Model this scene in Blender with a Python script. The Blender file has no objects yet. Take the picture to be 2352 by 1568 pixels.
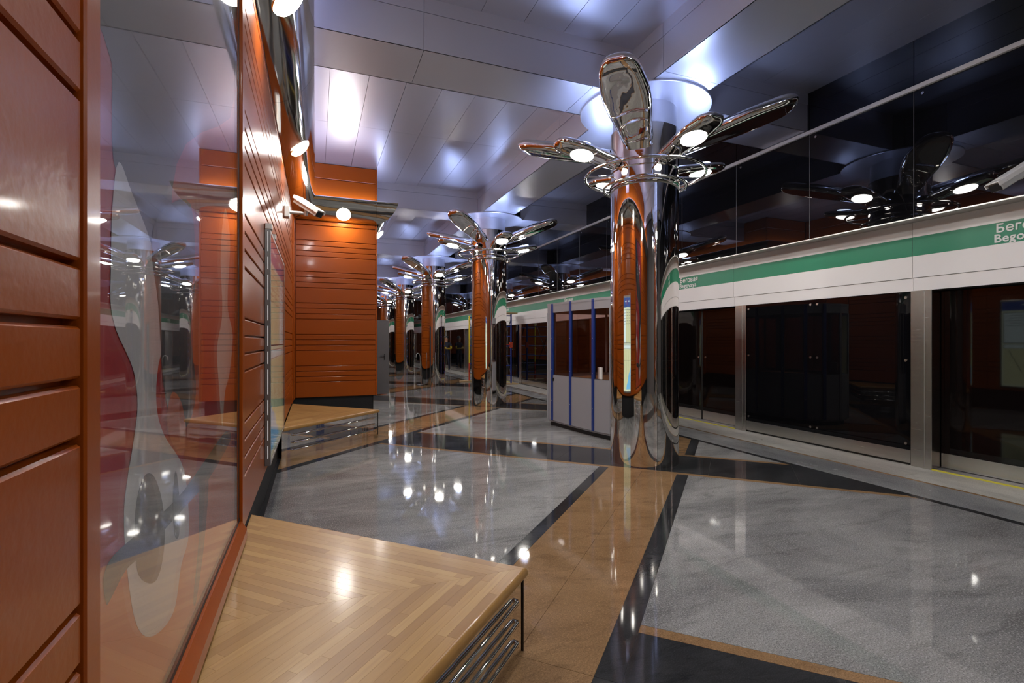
import bpy, bmesh, math, random
from mathutils import Vector, Matrix
rnd = random.Random(7)
sc = bpy.context.scene
COL = sc.collection
PI = math.pi

# ------------------------------------------------------------------ camera, world, exposure
cd = bpy.data.cameras.new('camera'); cam = bpy.data.objects.new('camera', cd); COL.objects.link(cam)
cam.location = (0, 0, 1.5)
cam.rotation_euler = (PI/2, 0, -math.radians(21.407))
cd.sensor_fit = 'HORIZONTAL'; cd.sensor_width = 36; cd.lens = 1151.4/2352*36
cd.clip_start = .02; cd.clip_end = 200
sc.camera = cam
w = bpy.data.worlds.new('world'); sc.world = w; w.use_nodes = True
w.node_tree.nodes['Background'].inputs[0].default_value = (.02, .022, .03, 1)
w.node_tree.nodes['Background'].inputs[1].default_value = .3
sc.view_settings.view_transform = 'Standard'; sc.view_settings.look = 'None'
sc.view_settings.gamma = 1; sc.view_settings.use_curve_mapping = False
sc.view_settings.exposure = 0.0
LAMP = 108.0        # main downlight lenses
MLAMP = 185.0      # round lamps of the moulding
UPL = 76.0         # cool uplights on the upper leaves
STRIP = 20.0       # cool strip on top of the moulding
try:
    cy = sc.cycles
    cy.use_denoising = True
    cy.max_bounces = 10; cy.diffuse_bounces = 4; cy.glossy_bounces = 8; cy.transparent_max_bounces = 12
    cy.sample_clamp_indirect = 6.0; cy.blur_glossy = .3
    cy.caustics_reflective = True; cy.caustics_refractive = False
except Exception:
    pass

# ------------------------------------------------------------------ materials
def mat(name, col=(.5, .5, .5), rough=.5, metal=0, spec=.5, coat=0, emit=None, estr=0, bump=None, coat_rough=.03):
    m = bpy.data.materials.new(name); m.use_nodes = True
    b = m.node_tree.nodes['Principled BSDF']
    b.inputs['Base Color'].default_value = (*col, 1); b.inputs['Roughness'].default_value = rough
    b.inputs['Metallic'].default_value = metal; b.inputs['Specular IOR Level'].default_value = spec
    b.inputs['Coat Weight'].default_value = coat; b.inputs['Coat Roughness'].default_value = coat_rough
    if emit:
        b.inputs['Emission Color'].default_value = (*emit, 1); b.inputs['Emission Strength'].default_value = estr
    return m
def nodes(m): return m.node_tree.nodes, m.node_tree.links, m.node_tree.nodes['Principled BSDF']
def coords(m, scale=(1, 1, 1), rot=(0, 0, 0), kind='Object', src=None):
    n, l, b = nodes(m)
    tc = n.new('ShaderNodeTexCoord'); mp = n.new('ShaderNodeMapping')
    mp.inputs['Scale'].default_value = scale; mp.inputs['Rotation'].default_value = rot
    l.new(tc.outputs[kind], mp.inputs['Vector']); return mp.outputs[0]
def noise(m, vec, scale, detail=4, rough=.55, dist=0):
    n, l, b = nodes(m); t = n.new('ShaderNodeTexNoise'); l.new(vec, t.inputs['Vector'])
    t.inputs['Scale'].default_value = scale; t.inputs['Detail'].default_value = detail
    t.inputs['Roughness'].default_value = rough; t.inputs['Distortion'].default_value = dist
    return t.outputs['Fac']
def ramp(m, fac, stops):
    n, l, b = nodes(m); r = n.new('ShaderNodeValToRGB'); l.new(fac, r.inputs[0])
    e = r.color_ramp.elements
    while len(e) < len(stops): e.new(.5)
    for i, (p, c) in enumerate(stops):
        e[i].position = p; e[i].color = (*c, 1) if len(c) == 3 else c
    return r.outputs[0]
def mix(m, fac, a, b_, mode='MIX'):
    n, l, b = nodes(m); x = n.new('ShaderNodeMix'); x.data_type = 'RGBA'; x.blend_type = mode
    for s, v in ((x.inputs[0], fac), (x.inputs[6], a), (x.inputs[7], b_)):
        if hasattr(v, 'links') or hasattr(v, 'is_linked'): l.new(v, s)
        elif isinstance(v, (int, float)): s.default_value = v
        else: s.default_value = (*v, 1)
    return x.outputs[2]
def math_(m, op, a, b_=0.0, c=0.0):
    n, l, b = nodes(m); x = n.new('ShaderNodeMath'); x.operation = op
    for s, v in zip(x.inputs, (a, b_, c)):
        if isinstance(v, (int, float)): s.default_value = v
        else: l.new(v, s)
    return x.outputs[0]
def bump(m, h, strength=.1, dist=.01):
    n, l, b = nodes(m); x = n.new('ShaderNodeBump'); l.new(h, x.inputs['Height'])
    x.inputs['Strength'].default_value = strength; x.inputs['Distance'].default_value = dist
    l.new(x.outputs[0], b.inputs['Normal'])
    return x
def objrand(m):
    n, l, b = nodes(m); return n.new('ShaderNodeObjectInfo').outputs['Random']

def stone(name, dark, light, speck, vscale=(1, 1, 1), vrot=0, rough=(.05, .14), contrast=(.35, .68), speck_amt=.5):
    m = mat(name, rough=.08, spec=.2)
    n, l, b = nodes(m)
    v = coords(m, vscale, (0, 0, vrot)); v0 = coords(m)
    cloud = noise(m, v, 1.0, 6, .62, .6)
    c = ramp(m, cloud, [(contrast[0], dark), (contrast[1], light)])
    vein = noise(m, coords(m, (vscale[0]*2.2, vscale[1]*4.5, 1), (0, 0, vrot)), 1.3, 8, .72, 1.4)
    c = mix(m, math_(m, 'MULTIPLY', ramp(m, vein, [(.50, (0, 0, 0)), (.70, (1, 1, 1))]), .55), c, tuple(x*.5 for x in dark))
    sp = noise(m, v0, 170, 2, .5)
    c = mix(m, math_(m, 'MULTIPLY', ramp(m, sp, [(.48, (0, 0, 0)), (.66, (1, 1, 1))]), speck_amt), c, speck)
    sp2 = noise(m, v0, 95, 2, .5)
    c = mix(m, math_(m, 'MULTIPLY', ramp(m, sp2, [(.52, (0, 0, 0)), (.7, (1, 1, 1))]), speck_amt*.6), c, tuple(min(1, x*1.6) for x in light))
    l.new(c, b.inputs['Base Color'])
    dirt = noise(m, coords(m), 1.7, 5, .65, .3)
    n_ = n.new('ShaderNodeMapRange'); l.new(dirt, n_.inputs[0]); n_.inputs[1].default_value = .3; n_.inputs[2].default_value = .7
    n_.inputs[3].default_value = rough[0]; n_.inputs[4].default_value = rough[1]; l.new(n_.outputs[0], b.inputs['Roughness'])
    return m

M = {}
M['granite'] = stone('grey_granite', (.15, .151, .151), (.38, .378, .37), (.03, .03, .032), (.5, .9, 1), math.radians(40), (.02, .06), (.35, .68), .62)
M['granite_b'] = stone('grey_granite_strip', (.17, .175, .18), (.36, .365, .36), (.05, .05, .055), (1.2, .35, 1), 0, (.12, .3))
M['tan'] = stone('tan_granite', (.20, .118, .056), (.35, .215, .112), (.07, .04, .022), (.9, .9, 1), .4, (.025, .06), (.3, .7), .45)
M['black_stone'] = stone('black_stone', (.020, .021, .023), (.055, .056, .060), (.12, .12, .125), (1.2, 2.6, 1), .7, (.03, .10), (.35, .75), .12)
M['light_stone'] = stone('pale_stone', (.34, .33, .30), (.52, .51, .46), (.14, .13, .11), (2, .6, 1), 0, (.25, .42))
M['grout'] = mat('grout', (.10, .098, .09), .8)

def orange(name, col, rough, peel, pscale):
    m = mat(name, col, rough, 0, .22, .16, coat_rough=.08); n, l, b = nodes(m)
    nn = noise(m, coords(m, kind='Object'), pscale, 2, .5)
    bump(m, nn, peel, .004)
    return m
M['orange'] = orange('orange_lacquer', (.35, .072, .005), .3, .16, 55)
M['orange_frame'] = orange('orange_frame', (.35, .070, .005), .28, .05, 60)
M['black_gloss'] = mat('black_gloss', (.006, .006, .007), .08, 0, .5)
M['rubber'] = mat('black_rubber', (.008, .008, .008), .5)
M['dark'] = mat('dark_void', (.006, .006, .007), .7)

m = mat('mirror_steel', (.82, .80, .77), .03, 1); M['mirror'] = m
bump(m, noise(m, coords(m, (1.0, 1.0, .12)), 5.5, 2, .5), .10, .02)
m = mat('polished_chrome', (.74, .73, .71), .05, 1); M['chrome'] = m
m = mat('moulding_chrome', (.60, .59, .56), .07, 1); M['mould'] = m
nn_ = noise(m, coords(m, (1, .35, 1)), 2.2, 2); bump(m, nn_, .12, .05)
def brushed(name, col, rough, scale, aniso=0):
    m = mat(name, col, rough, 1); n, l, b = nodes(m)
    t = noise(m, coords(m, scale), 1, 3, .6)
    r = n.new('ShaderNodeMapRange'); l.new(t, r.inputs[0]); r.inputs[3].default_value = rough*.75; r.inputs[4].default_value = rough*1.3
    l.new(r.outputs[0], b.inputs['Roughness']); bump(m, t, .03, .002)
    return m
M['brushed'] = brushed('brushed_steel', (.58, .56, .53), .24, (60, 3, 160))
m = mat('satin_aluminium', (.50, .50, .57), .36, .72, .5); M['ceil'] = m
M['ceil_gap'] = mat('ceiling_gap', (.01, .01, .012), .8)
M['alu'] = mat('aluminium', (.55, .55, .54), .35, 1)
M['grey_profile'] = mat('grey_profile', (.24, .25, .26), .35, .6)
M['mullion'] = mat('mullion_grey', (.10, .10, .105), .5)
M['bar'] = mat('pale_bar', (.52, .50, .48), .5)

m = mat('black_glass', (.0035, .0035, .0045), .015, 0, .36); M['black_glass'] = m
m = mat('door_glass', (.004, .0025, .0025), .03, 0, .45); M['door_glass'] = m
M['band'] = mat('sign_white', (.86, .845, .84), .38, 0, .4)
M['green'] = mat('sign_green', (.012, .23, .12), .4, 0, .4)
M['letter'] = mat('sign_letters', (.78, .80, .79), .4, 0, .4)
M['yellow'] = mat('yellow_line', (.62, .56, .05), .5)

def wood(name):
    m = mat(name, (.5, .3, .13), .36, 0, .4, .22, coat_rough=.14); n, l, b = nodes(m)
    r = objrand(m)
    base = ramp(m, r, [(0, (.37, .200, .058)), (.35, (.44, .255, .080)), (.7, (.48, .285, .092)), (1, (.53, .33, .115))])
    uvn = n.new('ShaderNodeUVMap'); mp = n.new('ShaderNodeMapping'); l.new(uvn.outputs[0], mp.inputs[0]); mp.inputs['Scale'].default_value = (3.0, 60, 1)
    add = n.new('ShaderNodeVectorMath'); add.operation = 'ADD'; l.new(mp.outputs[0], add.inputs[0])
    cmb = n.new('ShaderNodeCombineXYZ'); l.new(math_(m, 'MULTIPLY', r, 37.0), cmb.inputs[0]); l.new(math_(m, 'MULTIPLY', r, 91.0), cmb.inputs[1])
    l.new(cmb.outputs[0], add.inputs[1])
    g = noise(m, add.outputs[0], 1.0, 5, .6, .8)
    c = mix(m, math_(m, 'MULTIPLY', ramp(m, g, [(.45, (0, 0, 0)), (.75, (1, 1, 1))]), .32), base, (.28, .14, .05))
    l.new(c, b.inputs['Base Color'])
    return m
M['oak'] = wood('oak_stave')
M['oak_edge'] = mat('oak_edge', (.44, .24, .075), .32, 0, .45, .25)
M['plain_wood'] = mat('raw_timber', (.42, .29, .14), .6)

def emitter(name, col, s):
    m = mat(name, (.8, .8, .8), .3, emit=col, estr=s); return m
M['lamp'] = emitter('lamp_lens', (1, .96, .89), LAMP)
M['mlamp'] = emitter('moulding_lens', (1, .96, .90), MLAMP)
M['uplight'] = emitter('uplight_lens', (.45, .58, 1), UPL)
M['strip'] = emitter('uplight_strip', (.62, .69, 1), STRIP)

def clear(name, tint=(1, 1, 1), ior=1.5):
    m = bpy.data.materials.new(name); m.use_nodes = True; n = m.node_tree.nodes; l = m.node_tree.links
    n.remove(n['Principled BSDF']); o = n['Material Output']
    t = n.new('ShaderNodeBsdfTransparent'); t.inputs[0].default_value = (*tint, 1)
    g = n.new('ShaderNodeBsdfGlossy'); g.inputs['Roughness'].default_value = .012; g.inputs['Color'].default_value = (1, 1, 1, 1)
    ge = n.new('ShaderNodeNewGeometry'); dt = n.new('ShaderNodeVectorMath'); dt.operation = 'DOT_PRODUCT'
    l.new(ge.outputs['Normal'], dt.inputs[0]); l.new(ge.outputs['Incoming'], dt.inputs[1])
    def mm(op, a, b=0.0):
        q = n.new('ShaderNodeMath'); q.operation = op
        for sk, v in zip(q.inputs, (a, b)):
            if isinstance(v, (int, float)): sk.default_value = v
            else: l.new(v, sk)
        return q.outputs[0]
    f0 = ((ior-1)/(ior+1))**2
    f = mm('ADD', mm('MULTIPLY', mm('POWER', mm('SUBTRACT', 1.0, mm('ABSOLUTE', dt.outputs['Value'])), 5.0), 1-f0), f0)
    x = n.new('ShaderNodeMixShader'); l.new(f, x.inputs[0]); l.new(t.outputs[0], x.inputs[1]); l.new(g.outputs[0], x.inputs[2])
    l.new(x.outputs[0], o.inputs[0]); return m
M['pane'] = clear('clear_glass')
M['pane_smoke'] = clear('booth_glass', (.80, .72, .70))
M['print_red'] = mat('print_crimson', (.42, .006, .014), .5)
M['print_orange'] = mat('print_orange', (.50, .075, .015), .5)
M['print_grey'] = mat('print_grey', (.58, .59, .60), .5)
M['print_pale'] = mat('print_pale', (.72, .67, .63), .5)
M['print_dark'] = mat('print_dark', (.035, .04, .05), .5)
M['booth_grey'] = mat('booth_grey', (.30, .295, .315), .4, 0, .4)
M['blue'] = mat('blue_profile', (.012, .04, .22), .35, 0, .5)
M['blue_tube'] = mat('blue_paint', (.01, .035, .26), .4)
M['door_grey'] = mat('grey_door', (.105, .098, .098), .45)
M['white_plastic'] = mat('white_plastic', (.78, .78, .76), .4)
M['cam_metal'] = mat('camera_metal', (.60, .60, .58), .35, .3)
M['black_plastic'] = mat('black_plastic', (.012, .012, .012), .4)
M['skin'] = mat('skin', (.45, .25, .17), .5)
M['navy'] = mat('navy_cloth', (.012, .016, .035), .8)
M['yellow_cloth'] = mat('yellow_cloth', (.45, .32, .02), .7)
M['yellow_tube'] = mat('yellow_paint', (.60, .45, .02), .4)
M['red_tube'] = mat('red_paint', (.45, .05, .02), .4)
def lit(name, col, s): return mat(name, tuple(c*.5 for c in col), .4, emit=col, estr=s)
M['p_paper'] = lit('lit_paper', (.70, .80, .60), 1.0)
M['p_map'] = lit('lit_map', (.62, .66, .40), 1.0)
M['p_white'] = lit('lit_white', (.70, .85, .85), 1.0)
M['p_blue'] = lit('lit_blue', (.05, .12, .45), .6)
M['p_water'] = lit('lit_water', (.18, .50, .80), 1.0)
M['p_line'] = lit('lit_line', (.05, .10, .18), .3)
M['p_red'] = lit('lit_red', (.6, .05, .06), .5)
M['led'] = lit('lit_slit', (1, 1, 1), .8)

# ------------------------------------------------------------------ mesh helpers
ORG = {}
class MB:
    def __init__(s): s.v = []; s.f = []; s.uv = None; s.smooth = False
    def add(s, vs, fs):
        o = len(s.v); s.v += [tuple(map(float, p)) for p in vs]; s.f += [tuple(i+o for i in f) for f in fs]; return s
    def box(s, x0, y0, z0, x1, y1, z1, bev=0):
        x0, x1 = min(x0, x1), max(x0, x1); y0, y1 = min(y0, y1), max(y0, y1); z0, z1 = min(z0, z1), max(z0, z1)
        if bev <= 0:
            return s.add([(x0,y0,z0),(x1,y0,z0),(x1,y1,z0),(x0,y1,z0),(x0,y0,z1),(x1,y0,z1),(x1,y1,z1),(x0,y1,z1)],
                  [(0,3,2,1),(4,5,6,7),(0,1,5,4),(1,2,6,5),(2,3,7,6),(3,0,4,7)])
        bm = bmesh.new(); bmesh.ops.create_cube(bm, size=1)
        for v in bm.verts: v.co = Vector(((x0+x1)/2+v.co.x*(x1-x0), (y0+y1)/2+v.co.y*(y1-y0), (z0+z1)/2+v.co.z*(z1-z0)))
        bmesh.ops.bevel(bm, geom=list(bm.edges), offset=bev, segments=1, affect='EDGES', profile=.5)
        bm.verts.index_update()
        s.add([v.co[:] for v in bm.verts], [[v.index for v in f.verts] for f in bm.faces]); bm.free(); return s
    def obox(s, c, ax, ay, az, hx, hy, hz, bev=0):      # oriented box: centre, unit axes, half sizes
        t = MB().box(-hx, -hy, -hz, hx, hy, hz, bev); c = Vector(c); ax, ay, az = Vector(ax), Vector(ay), Vector(az)
        return s.add([c+ax*p[0]+ay*p[1]+az*p[2] for p in t.v], t.f)
    def prism(s, poly, z0, z1):
        n = len(poly)
        a = sum(poly[i][0]*poly[(i+1) % n][1]-poly[(i+1) % n][0]*poly[i][1] for i in range(n))
        if a < 0: poly = poly[::-1]
        return s.add([(p[0], p[1], z0) for p in poly]+[(p[0], p[1], z1) for p in poly],
              [tuple(range(n-1, -1, -1)), tuple(range(n, 2*n))]+[(i, (i+1) % n, n+(i+1) % n, n+i) for i in range(n)])
    def loft(s, secs, closed=True, caps=True):
        n = len(secs[0]); vs = [p for q in secs for p in q]; fs = []
        for k in range(len(secs)-1):
            for i in range(n if closed else n-1):
                j = (i+1) % n; fs.append((k*n+i, k*n+j, (k+1)*n+j, (k+1)*n+i))
        if caps and closed: fs += [tuple(range(n-1, -1, -1)), tuple(range((len(secs)-1)*n, len(secs)*n))]
        return s.add(vs, fs)
    def tube(s, path, r, n=10, closed=False, caps=True):
        P = [Vector(p) for p in path]; secs = []; N = len(P); rr = r if isinstance(r, (list, tuple)) else [r]*N
        up = None
        for i in range(N):
            a = P[i-1] if (i > 0 or closed) else P[i]; b = P[(i+1) % N] if (i < N-1 or closed) else P[i]
            t = (b-a).normalized()
            if up is None: up = Vector((0, 0, 1)) if abs(t.z) < .9 else Vector((1, 0, 0))
            x = t.cross(up); x.normalize(); y = x.cross(t).normalized(); up = y
            secs.append([P[i]+(x*math.cos(2*PI*k/n)+y*math.sin(2*PI*k/n))*rr[i] for k in range(n)])
        if closed: secs.append(secs[0]); caps = False
        return s.loft(secs, True, caps)
    def lathe(s, prof, n=48, c=(0, 0), a0=0, a1=2*PI):
        full = abs(a1-a0-2*PI) < 1e-6; m = n if full else n+1; k = len(prof)
        vs = [(c[0]+r*math.sin(a0+(a1-a0)*i/n), c[1]+r*math.cos(a0+(a1-a0)*i/n), z) for i in range(m) for r, z in prof]
        fs = [(i*k+j, i*k+j+1, ((i+1) % m)*k+j+1, ((i+1) % m)*k+j) for i in range(n) for j in range(k-1)]
        return s.add(vs, fs)
    def disc(s, c, nrm, r, h=.004, n=20, dome=0):        # short cylinder / dome facing nrm
        nrm = Vector(nrm).normalized(); up = Vector((0, 0, 1)) if abs(nrm.z) < .9 else Vector((1, 0, 0))
        x = nrm.cross(up).normalized(); y = nrm.cross(x); c = Vector(c)
        ring = lambda rr, d: [c+(x*math.cos(2*PI*i/n)+y*math.sin(2*PI*i/n))*rr+nrm*d for i in range(n)]
        secs = [ring(r, 0), ring(r, h)]
        if dome:
            for q in (.3, .55, .8): secs.append(ring(r*math.cos(q*PI/2), h+dome*math.sin(q*PI/2)))
        return s.loft(secs)

def build(name, mb, m, parent=None, smooth=False, kind=None, loc=(0, 0, 0), bevel=0):
    me = bpy.data.meshes.new(name)
    base = Vector(ORG.get(parent.name, (0, 0, 0))) if parent else Vector(loc)
    me.from_pydata([tuple(Vector(p)-base) for p in mb.v], [], mb.f); me.validate()
    bm = bmesh.new(); bm.from_mesh(me); bmesh.ops.recalc_face_normals(bm, faces=bm.faces); bm.to_mesh(me); bm.free()
    if mb.uv:
        uvl = me.uv_layers.new(name='UVMap')
        for lp in me.loops: uvl.data[lp.index].uv = mb.uv(Vector(me.vertices[lp.vertex_index].co)+base)
    if m is not None: me.materials.append(m)
    if smooth:
        me.polygons.foreach_set('use_smooth', [True]*len(me.polygons))
        try: me.set_sharp_from_angle(angle=math.radians(smooth if smooth is not True else 40))
        except Exception: pass
    o = bpy.data.objects.new(name, me); COL.objects.link(o)
    if parent: o.parent = parent
    else: o.location = base
    ORG[o.name] = base
    if bevel:
        b = o.modifiers.new('bevel', 'BEVEL'); b.width = bevel; b.segments = 2; b.limit_method = 'ANGLE'
    if kind: o['kind'] = kind
    return o
def tag(o, label, cat, group=None):
    o['label'] = label; o['category'] = cat
    if group: o['group'] = group
    return o
def thing(name, loc, label, cat, group=None):
    o = bpy.data.objects.new(name, None); COL.objects.link(o); o.location = loc; o.empty_display_size = .2
    ORG[o.name] = Vector(loc); return tag(o, label, cat, group)
def struct(name, mb, m, **k):
    o = build(name, mb, m, **k); o['kind'] = 'structure'; return o
def children(o): return [c for c in bpy.data.objects if c.parent == o]
def copy_tree(o, parent=None, off=None):
    c = o.copy(); COL.objects.link(c)
    if parent: c.parent = parent
    if off is not None: c.location = Vector(o.location)+Vector(off)
    ORG[c.name] = c.location.copy()
    for ch in KIDS.get(o.name, []): copy_tree(ch, c)
    return c
KIDS = {}
def index_kids():
    KIDS.clear()
    for o in bpy.data.objects:
        if o.parent: KIDS.setdefault(o.parent.name, []).append(o)

# ------------------------------------------------------------------ measured layout (metres; camera stands at x=0 y=0)
XW = -.38; XD = 6.70; XG = 6.35; ZC = 4.927; ZS = 4.407; S = 6.08
CX, CY, CR = 3.867, 5.29, .418
YB, BW = 4.974, .703               # cross beams
XL, XR = 3.485, 4.253              # long beam
YBOX, XBOX = 10.29, 1.14
Y0, Y1 = -3.5, 41.0

# ------------------------------------------------------------------ floor: every slab a piece
floor = struct('floor', MB().box(XW-.3, Y0, -.12, XD+.6, Y1, -.004), M['grout'])
def clip(poly, a, b, c):            # keep a*x+b*y<=c
    out = []
    for i in range(len(poly)):
        p, q = poly[i], poly[(i+1) % len(poly)]; dp, dq = a*p[0]+b*p[1]-c, a*q[0]+b*q[1]-c
        if dp <= 0: out.append(p)
        if dp*dq < 0: t = dp/(dp-dq); out.append((p[0]+t*(q[0]-p[0]), p[1]+t*(q[1]-p[1])))
    return out
def slab(m, p=None, q=None, x=(XW-.1, 5.37), y=(Y0, Y1), gap=.0011):
    poly = [(x[0]+gap, y[0]+gap), (x[1]-gap, y[0]+gap), (x[1]-gap, y[1]-gap), (x[0]+gap, y[1]-gap)]; g2 = gap*1.414
    if p:
        poly = clip(poly, 1, -1, p[1]-g2); poly = clip(poly, -1, 1, -p[0]-g2) if poly else poly
    if q and poly:
        poly = clip(poly, 1, 1, q[1]-g2); poly = clip(poly, -1, -1, -q[0]-g2) if poly else poly
    if len(poly) < 3: return
    a = abs(sum(poly[i][0]*poly[(i+1) % len(poly)][1]-poly[(i+1) % len(poly)][0]*poly[i][1] for i in range(len(poly))))/2
    if a < .002: return
    build('slab', MB().prism(poly, -.02, 0), m, floor)
HP = .715; HQ = .64; BQ = .11
def span(a, b, step):
    n = max(1, round((b-a)/step)); return [(a+(b-a)*i/n, a+(b-a)*(i+1)/n) for i in range(n)]
for k in range(-1, 6):
    pc = -1.335-S*k; pn = pc-S; qc = 9.16+S*k
    pr = (pn+HP, pc-HP)
    slab(M['granite'], pr, (-99, qc-HQ-BQ)); slab(M['granite'], pr, (qc+HQ+BQ, qc+S-HQ-BQ)); slab(M['granite'], pr, (qc+S+HQ+BQ, 999))
    # dark cross band with thin tan borders
    pmax = 2*5.37-(qc-HQ)
    for a, b in span(pn+HP, pmax, 1.25): slab(M['black_stone'], (a, b), (qc-HQ, qc+HQ))
    for a, b in span(pn+HP, pmax+.3, 2.2):
        slab(M['tan'], (a, b), (qc-HQ-BQ, qc-HQ)); slab(M['tan'], (a, b), (qc+HQ, qc+HQ+BQ))
    # tan path with dark edge strips
    qlo = 2*(XW-.1)-(pc+HP)-.0; qhi = 2*5.37-(pc-HP)
    for lo, hi in ((2*(XW-.1)-(pc-HP)-1.5, qc-HQ-BQ), (qc+HQ+BQ, qhi)):
        for a, b in span(lo, hi, 1.8):
            slab(M['black_stone'], (pc-HP, pc-HP+.155), (a, b)); slab(M['black_stone'], (pc+HP-.175, pc+HP), (a, b))
            slab(M['tan'], (pc-HP+.155, pc), (a, b)); slab(M['tan'], (pc, pc+HP-.175), (a, b))
for a, b in span(Y0, Y1, 1.8):
    slab(M['black_stone'], x=(5.37, 5.455), y=(a, b)); slab(M['granite_b'], x=(5.455, 6.015), y=(a, b))
    slab(M['tan'], x=(6.015, 6.065), y=(a, b)); slab(M['light_stone'], x=(6.065, 6.93), y=(a, b))

# ------------------------------------------------------------------ ceiling panels and beams
ceiling = struct('ceiling', MB().box(XW-.8, Y0, ZC+.02, XD+.6, Y1, ZC+.3), M['ceil_gap'])
xs = [XW-.5]+[.172+.4775*i for i in range(-1, 7)]+[XL+.02]
xt = [XR-.02, 4.55, 5.03, 5.51, 5.99, XG+.02]
g = .0025
def cpan(x0, y0, x1, y1): build('panel', MB().box(x0+g, y0+g, ZC, x1-g, y1-g, ZC+.015), M['ceil'], ceiling)
for k in range(-1, 6):
    ya = YB+BW+S*(k); yb = YB+S*(k+1); ym = ya+2.65
    if k == -1: ya = max(ya, Y0)
    for i in range(len(xs)-1):
        if xs[i+1] < XW-.2: continue
        cpan(xs[i], ya, xs[i+1], ym); cpan(xs[i], ym, xs[i+1], yb)
    for i in range(len(xt)-1):
        cpan(xt[i], ya, xt[i+1], yb)
def beam_faces(par, face):
    pass
for k in range(-1, 6):
    y0 = YB+S*k; y1 = y0+BW
    if y0 < Y0-1: continue
    bm_ = struct('trim_1', MB().box(XW-.02, y0+.02, ZS+.02, XG-.01, y1-.02, ZC+.05), M['ceil_gap'])
    for x0, x1 in ((XW, 1.008), (1.008, 2.948), (2.948, XR+.3), (XR+.3, XG+.02)):
        build('soffit_panel', MB().box(x0+g, y0, ZS, x1-g, y1, ZS+.012), M['ceil'], bm_)
        for (a, b) in ((y0-.001, y0+.012), (y1-.012, y1+.001)):
            if x0 > 2.5 and x0 < 4: continue
            e = XL if x0 > 1 and x0 < 2.9 else x1
            build('face_panel', MB().box(x0+g, a, ZS, e-g, b, 4.778), M['ceil'], bm_)
            yy = (a-.006, b) if a < y0+.1 else (a, b+.006)
            build('upper_face_panel', MB().box(x0+g, yy[0], 4.781, e-g, yy[1], ZC+.005), M['ceil'], bm_)
lb = struct('trim_2', MB().box(XL+.02, Y0, ZS+.02, XR-.02, Y1, ZC+.05), M['ceil_gap'])
for k in range(-1, 6):
    ya = max(YB+BW+S*k, Y0); yb = YB+S*(k+1); ym = (ya+yb)/2
    for a, b in ((ya, ya+1.2), (ya+1.2, yb-.55), (yb-.55, yb)):
        build('soffit_panel', MB().box(XL, a+g, ZS, XR, b-g, ZS+.012), M['ceil'], lb)
        for x0, x1, s_ in ((XL-.001, XL+.012, -1), (XR-.012, XR+.001, 1)):
            build('face_panel', MB().box(x0, a+g, ZS, x1, b-g, 4.778), M['ceil'], lb)
            build('upper_face_panel', MB().box(x0-.006*(s_ < 0), a+g, 4.781, x1+.006*(s_ > 0), b-g, ZC+.005), M['ceil'], lb)

# ------------------------------------------------------------------ left wall: orange boarding
wall = struct('wall_left', MB().box(XW-.35, Y0, 0, XW-.07, YBOX+.3, ZC), M['dark'])
rows = []
zz = []
for k in range(-2, 8):
    for d in (0, .102, .204, .306): zz.append(1.328+.598*k+d)
zz = sorted(z for z in zz if .5 < z < ZC-.05)
def rowlist(zlo, zhi):
    b = [zlo]+[z for z in zz if zlo+.05 < z < zhi-.03]+[zhi]; return list(zip(b[:-1], b[1:]))
gz = .006
ZB, ZT = .43, 3.80
for z0, z1 in rowlist(ZB, ZT):
    for y0, y1 in ((Y0, 1.088), (3.20, 6.62), (6.624, 9.55)):
        build('board', MB().box(XW-.05, y0, z0+gz, XW, y1, z1-gz, .005), M['orange'], wall)
for z0, z1 in [(4.2, 4.63), (4.63, ZC-.003)]:
    build('board', MB().box(XW-.05, Y0, z0+gz, XW, YBOX, z1-gz, .005), M['orange'], wall)
build('backing_sheet', MB().box(XW-.07, Y0, ZB, XW-.03, 1.10, ZC), M['orange_frame'], wall)
build('backing_sheet', MB().box(XW-.07, 3.16, ZB, XW-.03, YBOX+.03, ZC), M['orange_frame'], wall)
build('backing_sheet', MB().box(XW-.07, 1.1, 3.62, XW-.004, 3.16, ZC), M['orange_frame'], wall)
build('corner_trim', MB().box(XW-.03, 9.56, ZB-.02, XW+.006, 10.2, ZT, .006), M['orange_frame'], wall)
build('corner_trim', MB().box(XW-.03, 10.21, ZB-.02, XW+.02, YBOX+.02, ZT, .006), M['orange_frame'], wall)
build('plinth', MB().box(XW-.2, Y0, .0, XW-.085, YBOX+.3, ZB), M['black_gloss'], wall)
build('cover_strip', MB().box(XW-.085, 3.2, .0, XW-.03, 7.0, .012), M['black_stone'], wall)

box = struct('wall_alcove', MB().box(XW-.3, YBOX+.07, 0, XBOX-.07, 39.9, ZC), M['dark'])
for z0, z1 in rowlist(ZB, ZT)+[(4.2, 4.63), (4.63, ZC-.003)]:
    build('board', MB().box(XW+.035, YBOX, z0+gz, XBOX-.022, YBOX+.05, z1-gz, .005), M['orange'], box)
    build('board', MB().box(XBOX-.05, YBOX+.03, z0+gz, XBOX, 14.0, z1-gz, .005), M['orange'], box)
    build('board', MB().box(XBOX-.05, 14.9, z0+gz, XBOX, 39.9, z1-gz, .005), M['orange'], box)
build('backing_sheet', MB().box(XW, YBOX+.03, ZB, XBOX-.03, YBOX+.07, ZC), M['orange_frame'], box)
build('backing_sheet', MB().box(XBOX-.07, YBOX+.05, ZB, XBOX-.03, 14.0, ZC), M['orange_frame'], box)
build('backing_sheet', MB().box(XBOX-.07, 14.9, ZB, XBOX-.03, 39.9, ZC), M['orange_frame'], box)
build('backing_sheet', MB().box(XBOX-.07, 14.0, 2.15, XBOX-.03, 14.9, ZC), M['orange_frame'], box)
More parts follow.
